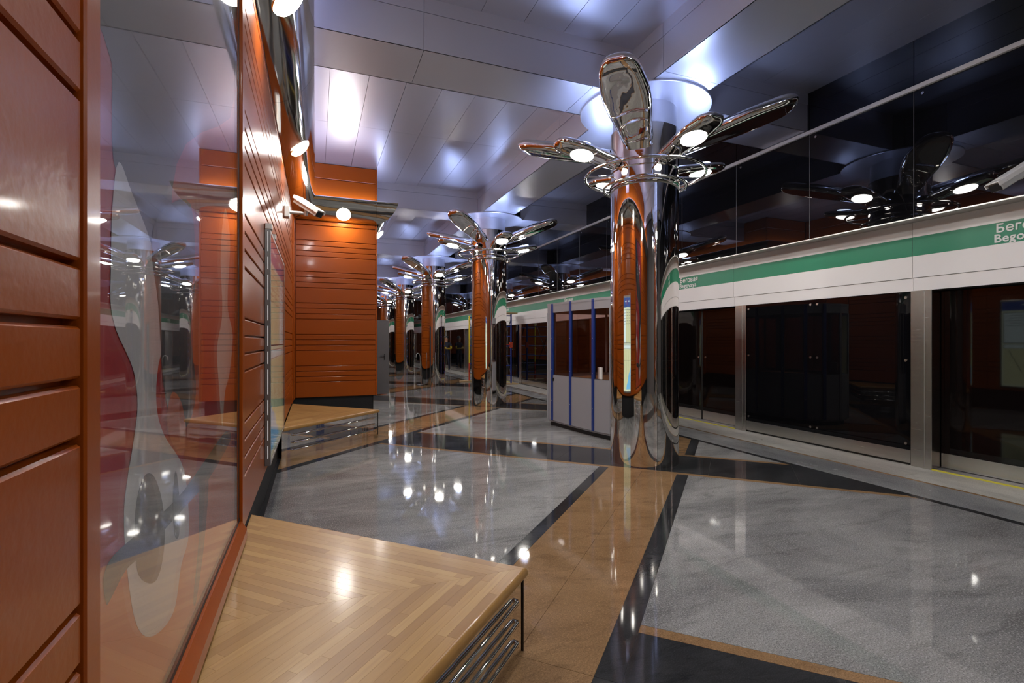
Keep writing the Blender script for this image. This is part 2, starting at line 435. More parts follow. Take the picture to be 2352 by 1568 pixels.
build('corner_trim', MB().box(XBOX-.02, YBOX-.004, ZB, XBOX+.004, YBOX+.03, ZT, .004), M['orange_frame'], box)
build('corner_trim', MB().box(XBOX-.02, YBOX-.004, 4.2, XBOX+.004, YBOX+.03, ZC-.003, .004), M['orange_frame'], box)
build('plinth', MB().box(XW-.1, YBOX+.10, 0, XBOX-.06, YBOX+.14, ZB), M['black_gloss'], box)
build('plinth', MB().box(XBOX-.10, YBOX+.10, 0, XBOX-.06, 14.0, ZB), M['black_gloss'], box)

# end walls
we = struct('wall_end', MB().box(XBOX-.5, Y1-.1, .5, XD+.6, Y1+.1, ZC), M['orange'])
build('plinth', MB().box(XBOX-.5, Y1-.14, 0, XD+.6, Y1+.1, .5), M['black_gloss'], we)
struct('wall_behind', MB().box(XW-.5, Y0-.2, 0, XD+.6, Y0, ZC), M['door_grey'])

# chrome cornice along the wall and round the alcove
PROF = [(.002, 4.215), (.10, 4.222), (.27, 4.215), (.355, 4.205), (.37, 4.19), (.362, 4.165), (.345, 4.12), (.315, 4.055), (.27, 3.985), (.21, 3.92), (.14, 3.868), (.07, 3.83), (.002, 3.812)]
def trim_root(name):
    o = bpy.data.objects.new(name, None); COL.objects.link(o); o['kind'] = 'structure'; ORG[o.name] = Vector((0, 0, 0)); return o
mould = trim_root('trim_4'); mould_f = trim_root('trim_5'); mould_s = trim_root('trim_6')
def run(a, b, fa, fb):
    return [[fa(o, z) for o, z in PROF], [fb(o, z) for o, z in PROF]]
ys = [Y0+.03, -1.6, .85+.6, 2.38+.0, 5.365, 8.35]
for i in range(len(ys)-1):
    build('segment', MB().loft([[(XW+o, ys[i]+.002, z) for o, z in PROF], [(XW+o, ys[i+1]-.002, z) for o, z in PROF]]), M['mould'], mould, smooth=30)
build('segment', MB().loft([[(XW+o, 8.352, z) for o, z in PROF], [(XW+o, YBOX-o, z) for o, z in PROF]]), M['mould'], mould, smooth=30)
build('segment', MB().loft([[(XW+o, YBOX-o, z) for o, z in PROF], [(1.10, YBOX-o, z) for o, z in PROF]]), M['mould'], mould_f, smooth=30)
build('corner_segment', MB().loft([[(1.103, YBOX-o, z) for o, z in PROF], [(XBOX+o, YBOX-o, z) for o, z in PROF]]), M['mould'], mould_f, smooth=30)
build('corner_segment', MB().loft([[(XBOX+o, YBOX-o+.0005, z) for o, z in PROF], [(XBOX+o, YBOX+.05, z) for o, z in PROF]]), M['mould'], mould_s, smooth=30)
for a, b in ((YBOX+.053, 13.3), (13.303, 19.3), (19.303, 27), (27.003, 39.8)):
    build('segment', MB().loft([[(XBOX+o, a, z) for o, z in PROF], [(XBOX+o, b, z) for o, z in PROF]]), M['mould'], mould_s, smooth=30)
def mlamp(c, n, label):
    n = Vector(n).normalized(); c = Vector(c)-n*.028
    t = thing('moulding_lamp', tuple(c), label, 'lamp', 'round lamps set in the chrome moulding')
    rim = build('rim', MB().disc(c-n*.03, n, .140, .035, 28), M['chrome'], t, smooth=30)
    build('lens', MB().disc(c, n, .134, .012, 28, .05), M['mlamp'], t, smooth=60)
for y, lb_ in ((.90, 'round moulding lamp on the wall straight above the camera'), (3.90, 'round moulding lamp cut off by the top edge of the picture'), (6.83, 'round moulding lamp on the left wall just above the security camera')):
    mlamp((XW+.215, y, 3.915), (.72, 0, -.69), lb_)
mlamp((.50, YBOX-.215, 3.915), (0, -.72, -.69), 'round glowing lamp in the middle of the moulding on the orange alcove front')
mlamp((XBOX+.215, 11.75, 3.915), (.72, 0, -.69), 'lamp seen edge on past the right corner of the orange alcove')
for b_, mo in (((XW+.05, Y0+.05, XW+.13, YBOX-.2), mould), ((XW+.15, YBOX-.13, XBOX, YBOX-.05), mould_f), ((XBOX+.05, YBOX, XBOX+.13, 39.5), mould_s)):
    build('uplight_strip', MB().box(b_[0], b_[1], 4.222, b_[2], b_[3], 4.228), M['strip'], mo)

# ------------------------------------------------------------------ printed glass panel on the left wall
GY0, GY1, GZ0, GZ1 = 1.155, 3.05, .535, 3.6
mural = thing('glass_mural', (XW, (GY0+GY1)/2, GZ0), 'tall glossy printed glass panel in an orange frame above the near bench', 'panel')
build('post', MB().box(XW-.06, 1.09, ZB, XW+.006, GY0, 3.62, .004), M['orange_frame'], mural)
build('post', MB().box(XW-.06, GY1+.05, ZB, XW+.008, 3.19, 3.62, .004), M['orange_frame'], mural)
build('head_rail', MB().box(XW-.06, GY0, GZ1+.01, XW+.006, GY1+.05, 3.64, .004), M['orange_frame'], mural)
build('sill', MB().loft([[(XW-.05, y, .515), (XW+.004, y, .515), (XW+.03, y, .47), (XW+.03, y, .42), (XW-.05, y, .42)] for y in (GY0, GY1+.05)]), M['orange_frame'], mural)
build('gasket', MB().box(XW-.05, GY0, .516, XW-.006, GY1+.048, GZ0), M['rubber'], mural)
build('gasket', MB().box(XW-.05, GY1, GZ0, XW-.008, GY1+.048, GZ1), M['rubber'], mural)
pane = build('pane', MB().box(XW-.012, GY0+.001, GZ0, XW-.006, GY1-.001, GZ1), M['pane'], mural)
build('print_ground', MB().box(XW-.05, GY0+.001, GZ0, XW-.024, GY1-.001, GZ1), M['print_red'], mural)
fpx = 1151.4; th = math.radians(21.407); sn, cs = math.sin(th), math.cos(th)
def onwall(u, v, X=XW-.02):
    a = (u-1176)/fpx; b = (784-v)/fpx; d = (sn+a*cs, cs-a*sn, b); t = X/d[0]; return (t*d[1], 1.5+t*d[2])
def inside(p): return (min(max(p[0], GY0+.004), GY1-.004), min(max(p[1], GZ0+.004), GZ1-.004))
def smooth_poly(pts, n=4):
    N = len(pts); out = []
    for i in range(N):
        p0, p1, p2, p3 = [Vector(pts[(i+j-1) % N]) for j in range(4)]
        for k in range(n):
            t = k/n; out.append(.5*((2*p1)+(p2-p0)*t+(2*p0-5*p1+4*p2-p3)*t*t+(3*p1-p0-3*p2+p3)*t**3))
    return [inside(p) for p in out]
def shape(pts, m, layer):
    P = smooth_poly([onwall(u, v) for u, v in pts])
    bm = bmesh.new(); x = XW-.0235+layer*.0004
    vs = [bm.verts.new((x, y, z)) for y, z in P]
    f = bm.faces.new(vs); r = bmesh.ops.extrude_face_region(bm, geom=[f])
    for v in r['geom']:
        if isinstance(v, bmesh.types.BMVert): v.co.x += .0002
    bmesh.ops.triangulate(bm, faces=bm.faces); bm.verts.index_update()
    mb = MB().add([v.co[:] for v in bm.verts], [[v.index for v in q.verts] for q in bm.faces]); bm.free()
    build('print_shape', mb, m, mural)
shape([(470,250),(545,200),(556,700),(556,1180),(500,1330),(420,1500),(245,1700),(230,1330),(300,1290),(400,1180),(440,900),(450,560)], M['print_orange'], 0)
shape([(258,-160),(262,150),(262,330),(272,395),(300,450),(350,560),(374,650),(392,520),(430,330),(545,230),(549,-160)], M['print_dark'], 1)
shape([(276,372),(262,470),(258,620),(258,700),(271,760),(296,815),(312,860),(319,930),(311,1006),(294,1113),(288,1198),(297,1326),(316,1432),(345,1462),(382,1437),(405,1390),(418,1300),(436,1220),(425,1080),(380,1000),(362,930),(366,840),(386,760),(378,680),(350,560),(305,440)], M['print_grey'], 2)
shape([(455,420),(470,350),(520,330),(545,560),(545,720),(538,800),(522,860),(500,990),(480,1080),(466,1160),(450,1120),(462,980),(470,800),(452,600)], M['print_red'], 1)
shape([(350,560),(378,480),(440,470),(450,640),(440,760),(452,900),(430,980),(395,960),(376,860),(366,700)], M['print_dark'], 3)
shape([(520,480),(530,560),(524,700),(536,770),(528,860),(518,900),(512,980),(504,880),(500,800),(512,720),(508,600),(512,520)], M['print_pale'], 2)
shape([(334,1092),(356,1094),(374,1150),(380,1215),(376,1280),(362,1330),(340,1338),(318,1312),(312,1230),(316,1150)], M['print_dark'], 4)
shape([(246,1385),(240,1330),(256,1284),(300,1240),(360,1190),(420,1130),(470,1060),(520,990),(530,1010),(480,1100),(420,1170),(330,1270),(290,1310),(256,1375)], M['print_dark'], 5)
shape([(398,900),(420,930),(430,1010),(415,1040),(394,1010),(385,960)], M['print_orange'], 4)
shape([(470,1080),(480,1100),(478,1160),(468,1270),(452,1380),(446,1370),(458,1240),(460,1120)], M['print_dark'], 3)
shape([(405,1080),(414,1160),(412,1228),(402,1228),(398,1150)], M['print_dark'], 6)

# ------------------------------------------------------------------ right side: platform screen
PER = 4.905
GS = XG/XD
wt = struct('wall_track', MB().box(XD+.25, Y0, 0, XD+.45, Y1, ZC), M['dark'])
wr = struct('wall_right', MB().box(XG+.025, Y0, 2.965, XG+.08, Y1, ZC), M['dark'])
mull = [4.94+1.293*k for k in range(-6, 29)]
ye = [Y0]+[y for y in mull if Y0+.3 < y < Y1-.3]+[Y1]
ZG = 2.905; ZBAR = 4.375
for a, b in zip(ye[:-1], ye[1:]):
    build('glass_panel', MB().box(XG, a+.004, ZG, XG+.018, b-.004, ZBAR-.025), M['black_glass'], wr)
    build('glass_panel', MB().box(XG, a+.004, ZBAR+.025, XG+.018, b-.004, ZC), M['black_glass'], wr)
    build('mullion', MB().tube([(XG-.002, b, ZG), (XG-.002, b, ZBAR-.03)], .0035, 8), M['mullion'], wr, smooth=True)
    build('bolt', MB().disc((XG, b-.09, ZBAR-.085), (-1, 0, 0), .016, .008, 10), M['brushed'], wr)
build('bar', MB().box(XG-.035, Y0, ZBAR-.025, XG+.02, Y1, ZBAR+.025, .004), M['bar'], wr)
build('header', MB().box(XD+.035, Y0, 2.10, XD+.28, Y1, 2.97), M['dark'], wt)

sign = thing('station_fascia', (XD, 0, 2.1), 'white fascia with a green stripe and station name above the screen doors', 'sign')
bandx = []
y = 6.64-2.777*4
while y < Y1: bandx.append(y); y += 2.777
be = [Y0+.02]+[y for y in bandx if Y0+.2 < y < Y1-.4]+[Y1-.16]
for a, b in zip(be[:-1], be[1:]):
    p = build('panel', MB().box(XD, a+.002, 2.266, XD+.02, b-.002, 2.928, .0015), M['band'], sign)
    build('stripe', MB().box(XD-.0015, a+.002, 2.525, XD+.003, b-.002, 2.752), M['green'], p)
    build('lower_panel', MB().box(XD+.014, a+.002, 2.108, XD+.03, b-.002, 2.262), M['band'], sign)
    build('soffit_panel', MB().loft([[(XG-.004, y_, 2.898), (XG-.004, y_, 2.912), (XD+.02, y_, 2.944), (XD+.02, y_, 2.930)] for y_ in (a+.001, b-.001)]), M['alu'], wr)
def text_mesh(body, size, spacing=1.0):
    c = bpy.data.curves.new('lettering', 'FONT'); c.body = body; c.size = size; c.align_x = 'LEFT'; c.space_character = spacing
    c.extrude = .0008; c.resolution_u = 3
    o = bpy.data.objects.new('lettering', c); COL.objects.link(o)
    dg = bpy.context.evaluated_depsgraph_get(); e = o.evaluated_get(dg); me = e.to_mesh()
    vs = [v.co.copy() for v in me.vertices]; fs = [tuple(p.vertices) for p in me.polygons]
    e.to_mesh_clear(); bpy.data.objects.remove(o); bpy.data.curves.remove(c); return vs, fs
def bold(t, d):
    vs, fs = t; V = []; F = []
    for q, (dx, dy) in enumerate(((0, 0), (d, 0), (-d, 0), (0, d), (0, -d))):
        o = len(V); V += [Vector((v.x+dx, v.y+dy, v.z+q*.0005)) for v in vs]; F += [tuple(i+o for i in f) for f in fs]
    return V, F
T1 = bold(text_mesh('Беговая', .124, 1.05), .0028); T2 = bold(text_mesh('Begovaya', .120, 1.05), .0028)
for k in range(-1, 7):
    ys_ = 3.085+4.93*k                     # left end of the words as seen from the platform
    for (vs, fs), zb, yo in ((T1, 2.648, -.015), (T2, 2.545, 0)):
        build('lettering', MB().add([(XD-.003-v.z, ys_+yo-v.x, zb+v.y) for v in vs], fs), M['letter'], sign)

n_door = 0
def screen_bay(y0):                         # y0 = near edge of the fixed pair
    global n_door
    n_door += 1
    d = thing_struct('door_%d' % n_door, (XD, y0, 0))
    for a, b in ((y0+.003, y0+1.262), (y0+1.266, y0+2.485)):
        lf = build('leaf', MB().box(XD+.004, a, .185, XD+.03, b, 2.10), M['black_glass'], d)
        build('kick_plate', MB().box(XD+.002, a, .028, XD+.03, b, .183, .001), M['brushed'], lf)
        for z in (2.035, 1.27, .26):
            for yy in (a+.05, b-.05):
                build('bolt', MB().disc((XD+.004, yy, z), (-1, 0, 0), .017, .009, 12), M['brushed'], lf, smooth=40)
    build('jamb', MB().box(XD+.03, y0, 0, XD+.26, y0+2.49, .03), M['black_gloss'], d)
def pillar(y0, y1):
    p = struct('trim_3', MB().box(XD-.004, y0, 0, XD+.10, y1, 2.108, .003), M['brushed'])
    build('side_panel', MB().box(XD+.10, y0+.002, 0, XD+.25, y1-.002, 2.108), M['brushed'], p)
    build('groove', MB().box(XD-.0055, y0+.07, 0.02, XD-.003, y0+.078, 2.1), M['alu'], p)
    return p
def slide_bay(y0, y1):
    global n_door
    n_door += 1
    d = thing_struct('door_%d' % n_door, (XD+.17, y0, 0)); ym = (y0+y1)/2
    for a, b, hy in ((y0+.004, ym-.004, ym-.09), (ym+.004, y1-.004, ym+.09)):
        lf = build('leaf', MB().box(XD+.17, a, .19, XD+.2, b, 2.1), M['door_glass'], d)
        build('kick_plate', MB().box(XD+.167, a, .02, XD+.2, b, .188, .001), M['brushed'], lf)
        build('edge_strip', MB().box(XD+.166, (ym-.02 if hy < ym else ym+.006), .02, XD+.2, (ym-.006 if hy < ym else ym+.02), 2.1), M['rubber'], lf)
        build('lock', MB().disc((XD+.17, hy, 1.2), (-1, 0, 0), .018, .008, 12), M['brushed'], lf, smooth=40)
    build('threshold', MB().box(XD+.02, y0+.002, .0, XD+.24, y1-.002, .014), M['grey_profile'], d)
    build('yellow_line', MB().box(XD-.01, y0, 0, XD+.02, y1, .012), M['yellow'], d)
def thing_struct(name, loc):
    o = bpy.data.objects.new(name, None); COL.objects.link(o); o.location = loc; ORG[o.name] = Vector(loc); o['kind'] = 'structure'; return o
for k in range(-1, 8):
    b0 = 3.885+PER*k
    if b0+2.5 > Y0+.0 and b0 > Y0: screen_bay(b0)
    if b0-.225 > Y0: pillar(b0-.225, b0-.002)
    if b0+2.49 > Y0 and b0+2.49 < Y1: pillar(b0+2.492, b0+2.715)
    if b0+2.72 > Y0 and b0+PER-.225 < Y1: slide_bay(b0+2.717, b0+PER-.227)

# ------------------------------------------------------------------ columns with leaf lamps
def spw(x, e): return math.copysign(abs(x)**e, x)
def leaf(az, r0, r1, z0, z1, wfun, ht, hb, conc, nl=26, ns=26, arch=0):
    a = math.radians(az); D = (math.sin(a), math.cos(a)); N = (math.cos(a), -math.sin(a)); secs = []
    for i in range(nl+1):
        t = i/nl; t = 1-(1-t)**1.5 if t > .5 else t*(1-.5**1.5)/.5
        w = wfun(t); e = 1.0
        if t > .85: e = math.sqrt(max(0, 1-((t-.85)/.15)**2)); w *= .30+.70*e
        e2 = .18+.82*e
        r = r0+(r1-r0)*t; zc = z0+(z1-z0)*t+arch*4*t*(1-t)
        q = []
        for j in range(ns):
            f = 2*PI*j/ns; c, s_ = math.cos(f), math.sin(f)
            s = w*spw(c, .85)
            z = ht*e2*spw(s_, .85) if s_ > 0 else -hb*e2*spw(-s_, .75)
            if s_ < 0: z += conc*max(0, 1-(s/(w*.86))**2)*min(1, t*4, (1-t)*7) if abs(s) < w*.86 else 0
            q.append((D[0]*r+N[0]*s, D[1]*r+N[1]*s, zc+z))
        secs.append(q)
    return MB().loft(secs)
def interp(xs_, ys_):
    def f(t):
        for i in range(len(xs_)-1):
            if t <= xs_[i+1]:
                u = (t-xs_[i])/(xs_[i+1]-xs_[i]); u = u*u*(3-2*u); return ys_[i]+(ys_[i+1]-ys_[i])*u
        return ys_[-1]
    return f
wbig = interp([0, .12, .6, 1], [.165, .19, .255, .20]); wsm = interp([0, .15, .62, 1], [.12, .145, .19, .155])
def make_column(label):
    root = thing('column', (0, 0, 0), label, 'column', 'mirror polished columns along the platform')
    a0 = math.radians(195); tiers = [(0, 1.272), (1.274, 2.508), (2.510, 3.41)]
    for z0, z1 in tiers:
        for h in (0, PI):
            build('shell', MB().lathe([(CR-.02, z0), (CR, z0), (CR, z1), (CR-.02, z1)], 40, (0, 0), a0+h+.0045, a0+h+PI-.0045), M['mirror'], root, smooth=35)
    build('core', MB().lathe([(CR-.012, .0), (CR-.012, 4.0)], 40), M['brushed'], root, smooth=35)
    build('collar', MB().lathe([(CR-.02, 3.414), (CR+.014, 3.414), (CR+.014, 3.45), (CR-.004, 3.462), (CR-.004, 3.60), (CR+.004, 3.61), (CR-.02, 3.615)], 64), M['mirror'], root, smooth=35)
    build('upper_shell', MB().lathe([(CR-.02, 3.617), (CR, 3.617), (CR, 4.10), (CR-.03, 4.104)], 64), M['mirror'], root, smooth=35)
    build('neck', MB().lathe([(CR-.03, 4.06), (CR-.03, 4.385)], 64), M['ceil'], root, smooth=35)
    build('ceiling_flange', MB().lathe([(CR-.03, 4.382), (.795, 4.382), (.80, 4.387), (.80, 4.404), (CR-.03, 4.404)], 64), M['ceil'], root, smooth=35)
    ringp = lambda r, z, n=64: [(r*math.sin(2*PI*i/n), r*math.cos(2*PI*i/n), z) for i in range(n)]
    for r, z, t in ((.735, 3.575, .018), (.505, 3.43, .018)):
        rg = build('ring', MB().tube(ringp(r, z), t, 10, True), M['chrome'], root, smooth=60)
        for az in (20, 110, 200, 290) if r > .6 else (65, 155, 245, 335):
            a = math.radians(az); dx, dy = math.sin(a), math.cos(a)
            build('bracket', MB().tube([(dx*(CR-.01), dy*(CR-.01), z), (dx*r, dy*r, z)], .009, 8), M['chrome'], rg, smooth=60)
    for az in (45, 135, 225, 315):
        lf = build('upper_leaf', leaf(az, .40, 1.70, 3.865, 4.215, wbig, .10, .085, .03), M['mirror'], root, smooth=50)
        a = math.radians(az); dx, dy = math.sin(a), math.cos(a); sl = .35/1.3
        build('stem', MB().tube([(dx*.38, dy*.38, 3.84), (dx*.52, dy*.52, 3.885)], .06, 14), M['chrome'], lf, smooth=50)
    for az in (0, 90, 180, 270):
        lf = build('lamp_leaf', leaf(az, .42, 1.24, 3.70, 3.845, wsm, .062, .068, .012), M['mirror'], root, smooth=50)
        a = math.radians(az); dx, dy = math.sin(a), math.cos(a); sl = .145/.82
        nrm = Vector((dx*sl, dy*sl, -1)).normalized(); c = Vector((dx*.885, dy*.885, 3.782))+nrm*.05
        build('lamp', MB().disc(c, nrm, .138, .012, 26, .03), M['lamp'], lf, smooth=60)
        build('uplight', MB().disc(Vector((dx*.9, dy*.9, 3.784))-nrm*.052, -nrm, .125, .012, 24, .008), M['uplight'], lf, smooth=50)
        build('stem', MB().tube([(dx*.38, dy*.38, 3.675), (dx*.5, dy*.5, 3.70)], .055, 14), M['chrome'], lf, smooth=50)
    return root
ordn = ['mirror polished column with leaf lamps beside the grey booth, the nearest one',
        'second nearest mirror column with leaf lamps, behind the grey booth',
        'third mirror column with leaf lamps counting from the booth',
        'fourth mirror column with leaf lamps, seen just right of the grey door',
        'fifth mirror column with leaf lamps, farthest and half hidden by the grey door']
c0 = make_column(ordn[0]); index_kids()
c0.location = (CX, CY, 0)
for k in range(1, 5):
    c = copy_tree(c0, None, (0, S*k, 0)); c['label'] = ordn[k]
c = copy_tree(c0, None, (0, -S, 0)); c['label'] = 'mirror column with leaf lamps standing beside the camera, outside the picture'

# ------------------------------------------------------------------ triangular oak benches
BL, BH = 1.343, .402
def make_bench(yc, label):
    root = thing('bench', (XW, yc, 0), label, 'bench', 'triangular benches against the orange wall')
    A = (XW+.002, yc+BL); T = (XW+BL, yc); B = (XW+.002, yc-BL)
    # steel carcass, set back under the top
    ins = .03
    tri = [(XW-.02, yc+BL-ins), (XW+BL-ins, yc), (XW-.02, yc-BL+ins)]
    build('steel_base', MB().prism(tri, 0, BH-.05), M['mirror'], root)
    d1 = Vector((1, 1, 0)).normalized(); n1 = Vector((1, -1, 0)).normalized()   # near face
    d2 = Vector((-1, 1, 0)).normalized(); n2 = Vector((1, 1, 0)).normalized()   # far face
    L = (BL-ins)*math.sqrt(2)
    for dd, nn, P0 in ((d1, n1, Vector((XW-.02, yc-BL+ins, 0))), (-d2, n2, Vector((XW-.02, yc+BL-ins, 0)))):
        for z in (.282, .185, .088):
            a = P0+dd*.17; b = P0+dd*(L-.07)
            pth = [a+nn*.0, a+nn*.022, a+nn*.03+dd*.012, b+nn*.03-dd*.012, b+nn*.022, b]
            build('rail', MB().tube([p+Vector((0, 0, z)) for p in pth], .0105, 10), M['chrome'], root, smooth=60)
    e = Vector((T[0]-ins-.002, yc, 0))
    build('corner_strip', MB().tube([e+Vector((.006, 0, 0)), e+Vector((.006, 0, BH-.05))], .0045, 8), M['black_gloss'], root)
    # core of the top with rounded nosing
    build('top_core', MB().prism([(XW, yc+BL-.02), (XW+BL-.02, yc), (XW, yc-BL+.02)], BH-.05, BH-.004), M['oak_edge'], root)
    for (p, q, nn) in ((Vector((B[0], B[1], 0)), Vector((T[0], T[1], 0)), n1), (Vector((T[0], T[1], 0)), Vector((A[0], A[1], 0)), n2)):
        prof = [(-.020, BH), (-.016, BH), (-.006, BH-.005), (0, BH-.018), (0, BH-.036), (-.006, BH-.047), (-.016, BH-.05), (-.020, BH-.05)]
        dd = (q-p).normalized(); secs = []
        for end, sg in ((p, 1), (q, -1)):
            # mitre at the tip, square at the wall
            tip = (end-Vector((T[0], T[1], 0))).length < 1e-6
            secs.append([end+nn*o+(dd*(o*(1 if nn == n1 else -1)) if tip else dd*(-o*(1 if nn == n1 else -1)))+Vector((0, 0, z)) for o, z in prof])
        build('nosing', MB().loft(secs), M['oak_edge'], root, smooth=50)
    # staves, two chevron halves meeting on the mitre line
    w_, nose = .043, .0195
    for half in (0, 1):
        n_ = n2 if half == 0 else n1; d_ = d2 if half == 0 else d1
        off = (Vector((T[0], T[1], 0))).dot(n_)
        k = 0
        while k*w_ < BL*1.42:
            hi = off-nose-k*w_; lo = hi-w_
            c0_ = Vector((T[0], T[1], 0)).dot(d_)
            t = c0_-2.3+rnd.random()*.5
            while t < c0_+2.3:
                ln = .28+rnd.random()*.5
                poly = [tuple((n_*a+d_*b)[:2]) for a, b in ((lo+.0003, t+.0003), (hi-.0003, t+.0003), (hi-.0003, t+ln-.0003), (lo+.0003, t+ln-.0003))]
                poly = clip(poly, -1, 0, -(XW+.003))
                if poly: poly = clip(poly, 0, -1, -(yc+.0004)) if half == 0 else clip(poly, 0, 1, yc-.0004)
                t += ln
                if len(poly) < 3: continue
                ar = abs(sum(poly[i][0]*poly[(i+1) % len(poly)][1]-poly[(i+1) % len(poly)][0]*poly[i][1] for i in range(len(poly))))/2
                if ar < .00003: continue
                mb = MB().prism(poly, BH-.0045, BH)
                mb.uv = (lambda n_, d_: lambda p: (p.dot(d_), p.dot(n_)))(n_, d_)
                build('stave', mb, M['oak'], root)
            k += 1
    return root
b1 = make_bench(2.246, 'oak topped triangular bench with steel rails in the foreground below the glass panel')
index_kids()
b2 = copy_tree(b1, None, (0, S, 0)); b2['label'] = 'farther oak topped triangular bench with steel rails in front of the orange alcove'

# ------------------------------------------------------------------ lit map case on the wall
PY0, PY1, PZ0, PZ1, PX = 4.46, 6.38, .50, 2.40, XW+.045
case = thing('map_case', (XW, PY0, PZ0), 'shallow lit wall case holding a city map beside the glass panel', 'display case')
build('case_body', MB().box(XW-.01, PY0+.012, PZ0+.012, PX-.012, PY1-.012, PZ1-.012), M['grey_profile'], case)
fr = build('side_rail', MB().box(XW, PY0, PZ0, PX, PY0+.03, PZ1, .004), M['grey_profile'], case)
z = PZ0+.06
i = 0
while z < PZ1-.1:
    h = (.10, .16, .12, .2)[i % 4]
    build('light_slit', MB().box(XW+.022, PY0-.001, z, XW+.026, PY0+.002, z+h), M['led'], fr); z += h+.045; i += 1
build('side_rail', MB().box(XW, PY1-.03, PZ0, PX, PY1, PZ1, .004), M['grey_profile'], case)
for a, b in ((PZ0, PZ0+.03), (PZ1-.03, PZ1)):
    build('rail', MB().box(XW, PY0+.031, a, PX, PY1-.031, b, .004), M['alu'], case)
build('glass', MB().box(PX-.004, PY0+.03, PZ0+.03, PX-.001, PY1-.03, PZ1-.03), M['pane'], case)
for y_ in (PY0+.02, PY0+.45): build('hinge', MB().box(XW, y_-.02, PZ1, PX+.01, y_+.05, PZ1+.05, .006), M['alu'], case)
sheet = build('map_sheet', MB().box(PX-.0115, PY0+.032, PZ0+.032, PX-.010, PY1-.032, PZ1-.032), M['p_paper'], case)
def pp(y0, z0, y1, z1, m, l=1): build('print', MB().box(PX-.010, y0, z0, PX-.010+.0006*l, y1, z1), m, sheet)
pp(PY0+.035, 2.17, PY1-.035, 2.365, M['p_blue'])
for yy in (PY0+.3, PY0+1.1): pp(yy, 2.28, yy+.45, 2.30, M['p_white'], 2)
pp(PY0+.95, 2.22, PY0+1.03, 2.32, M['p_red'], 2)
for y0_, y1_ in ((PY0+.06, PY0+.62), (PY0+.67, PY0+1.22), (PY0+1.27, PY1-.06)):
    pp(y0_, 1.46, y1_, 2.13, M['p_line'], 1); pp(y0_+.012, 1.472, y1_-.012, 2.118, M['p_white'] if y0_ > PY0+1.2 else M['p_map'], 2)
    for q in range(5): pp(y0_+.04+.03*(q % 3), 2.06-q*.055, y1_-.05-.06*(q % 2), 2.068-q*.055, M['p_line'], 3)
pp(PY0+.06, 1.35, PY1-.06, 1.43, M['p_line'], 1); pp(PY0+.07, 1.356, PY1-.07, 1.424, M['p_white'], 2)
pp(PY0+.06, .56, PY1-.06, 1.34, M['p_map'], 1)
def ppoly(pts, m, l):
    x = PX-.010; n = len(pts)
    build('print', MB().add([(x, y, z) for y, z in pts]+[(x+.0006*l, y, z) for y, z in pts], [tuple(range(n-1, -1, -1)), tuple(range(n, 2*n))]+[(i, (i+1) % n, n+(i+1) % n, n+i) for i in range(n)]), m, sheet)
ppoly([(PY0+.07, .57), (PY0+1.2, .57), (PY0+1.05, .66), (PY0+.8, .72), (PY0+.6, .85), (PY0+.3, .92), (PY0+.07, 1.0)], M['p_water'], 2)
for q in range(6):
    y_ = PY0+.2+.27*q; ppoly([(y_, .75+.05*(q % 3)), (y_+.012, .75+.05*(q % 3)), (y_+.22, 1.30), (y_+.208, 1.30)], M['p_line'] if q % 2 else M['p_white'], 3)

# ------------------------------------------------------------------ security cameras
def cctv(name, front, rear, width, height, wallpt, label, wn):
    F, R_ = Vector(front), Vector(rear); ax = (F-R_).normalized(); up = Vector((0, 0, 1)); sd = ax.cross(up).normalized(); uz = sd.cross(ax).normalized()
    c = (F+R_)/2; L = (F-R_).length
    root = thing(name, tuple(wallpt), label, 'camera', 'white security cameras')
    body = build('body', MB().obox(c-uz*height*.12, ax, sd, uz, L*.46, width*.42, height*.36, .008), M['cam_metal'], root)
    hood = build('hood', MB().obox(c+uz*height*.36, ax, sd, uz, L*.5, width*.5, height*.06, .006).obox(c+uz*height*.2-sd*width*.47, ax, sd, uz, L*.5, width*.03, height*.18).obox(c+uz*height*.2+sd*width*.47, ax, sd, uz, L*.5, width*.03, height*.18), M['white_plastic'], root)
    build('ridge', MB().obox(c+uz*height*.43-ax*L*.04, ax, sd, uz, L*.38, width*.33, height*.02, .003), M['white_plastic'], hood)
    build('front_glass', MB().obox(F-ax*L*.035-uz*height*.12, ax, sd, uz, .006, width*.36, height*.30), M['black_plastic'], body)
    for s_ in (-.6, .6):
        for q in (-1, 1): build('clip', MB().obox(c+ax*L*.5*s_+sd*width*.5*q+uz*height*.1, ax, sd, uz, .018, .004, height*.1, .002), M['white_plastic'], hood)
    W = Vector(wallpt); wn = Vector(wn)
    yv = Vector((0, 1, 0))
    build('wall_box', MB().obox(W+wn*.035, wn, yv, up, .035, .06, .075, .012), M['cam_metal'], root)
    j = c-uz*height*.75; e = W+wn*.07
    elbow = Vector((j.x, j.y, e.z))
    build('arm', MB().tube([e, e+(elbow-e)*.96, elbow], .021, 10), M['cam_metal'], root, smooth=50)
    build('knuckle', MB().tube([elbow-Vector((0, 0, .03)), elbow, j+uz*height*.35], .026, 10), M['cam_metal'], root, smooth=50)
    return root
cctv('security_camera', (.06, 6.93, 3.14), (-.235, 7.21, 3.385), .135, .11, (XW, 7.1, 3.175), 'white security camera on the orange wall above the map case', (1, 0, 0))
cctv('security_camera', (5.79, 2.67, 2.91), (6.16, 2.525, 3.155), .14, .105, (XG, 2.37, 3.02), 'white security camera above the green stripe at the right edge', (-1, 0, 0))
cctv('security_camera', (5.8, 33.9, 3.02), (6.22, 33.7, 3.28), .15, .12, (XG, 33.5, 3.12), 'tiny far white security camera between the third and fourth columns', (-1, 0, 0))

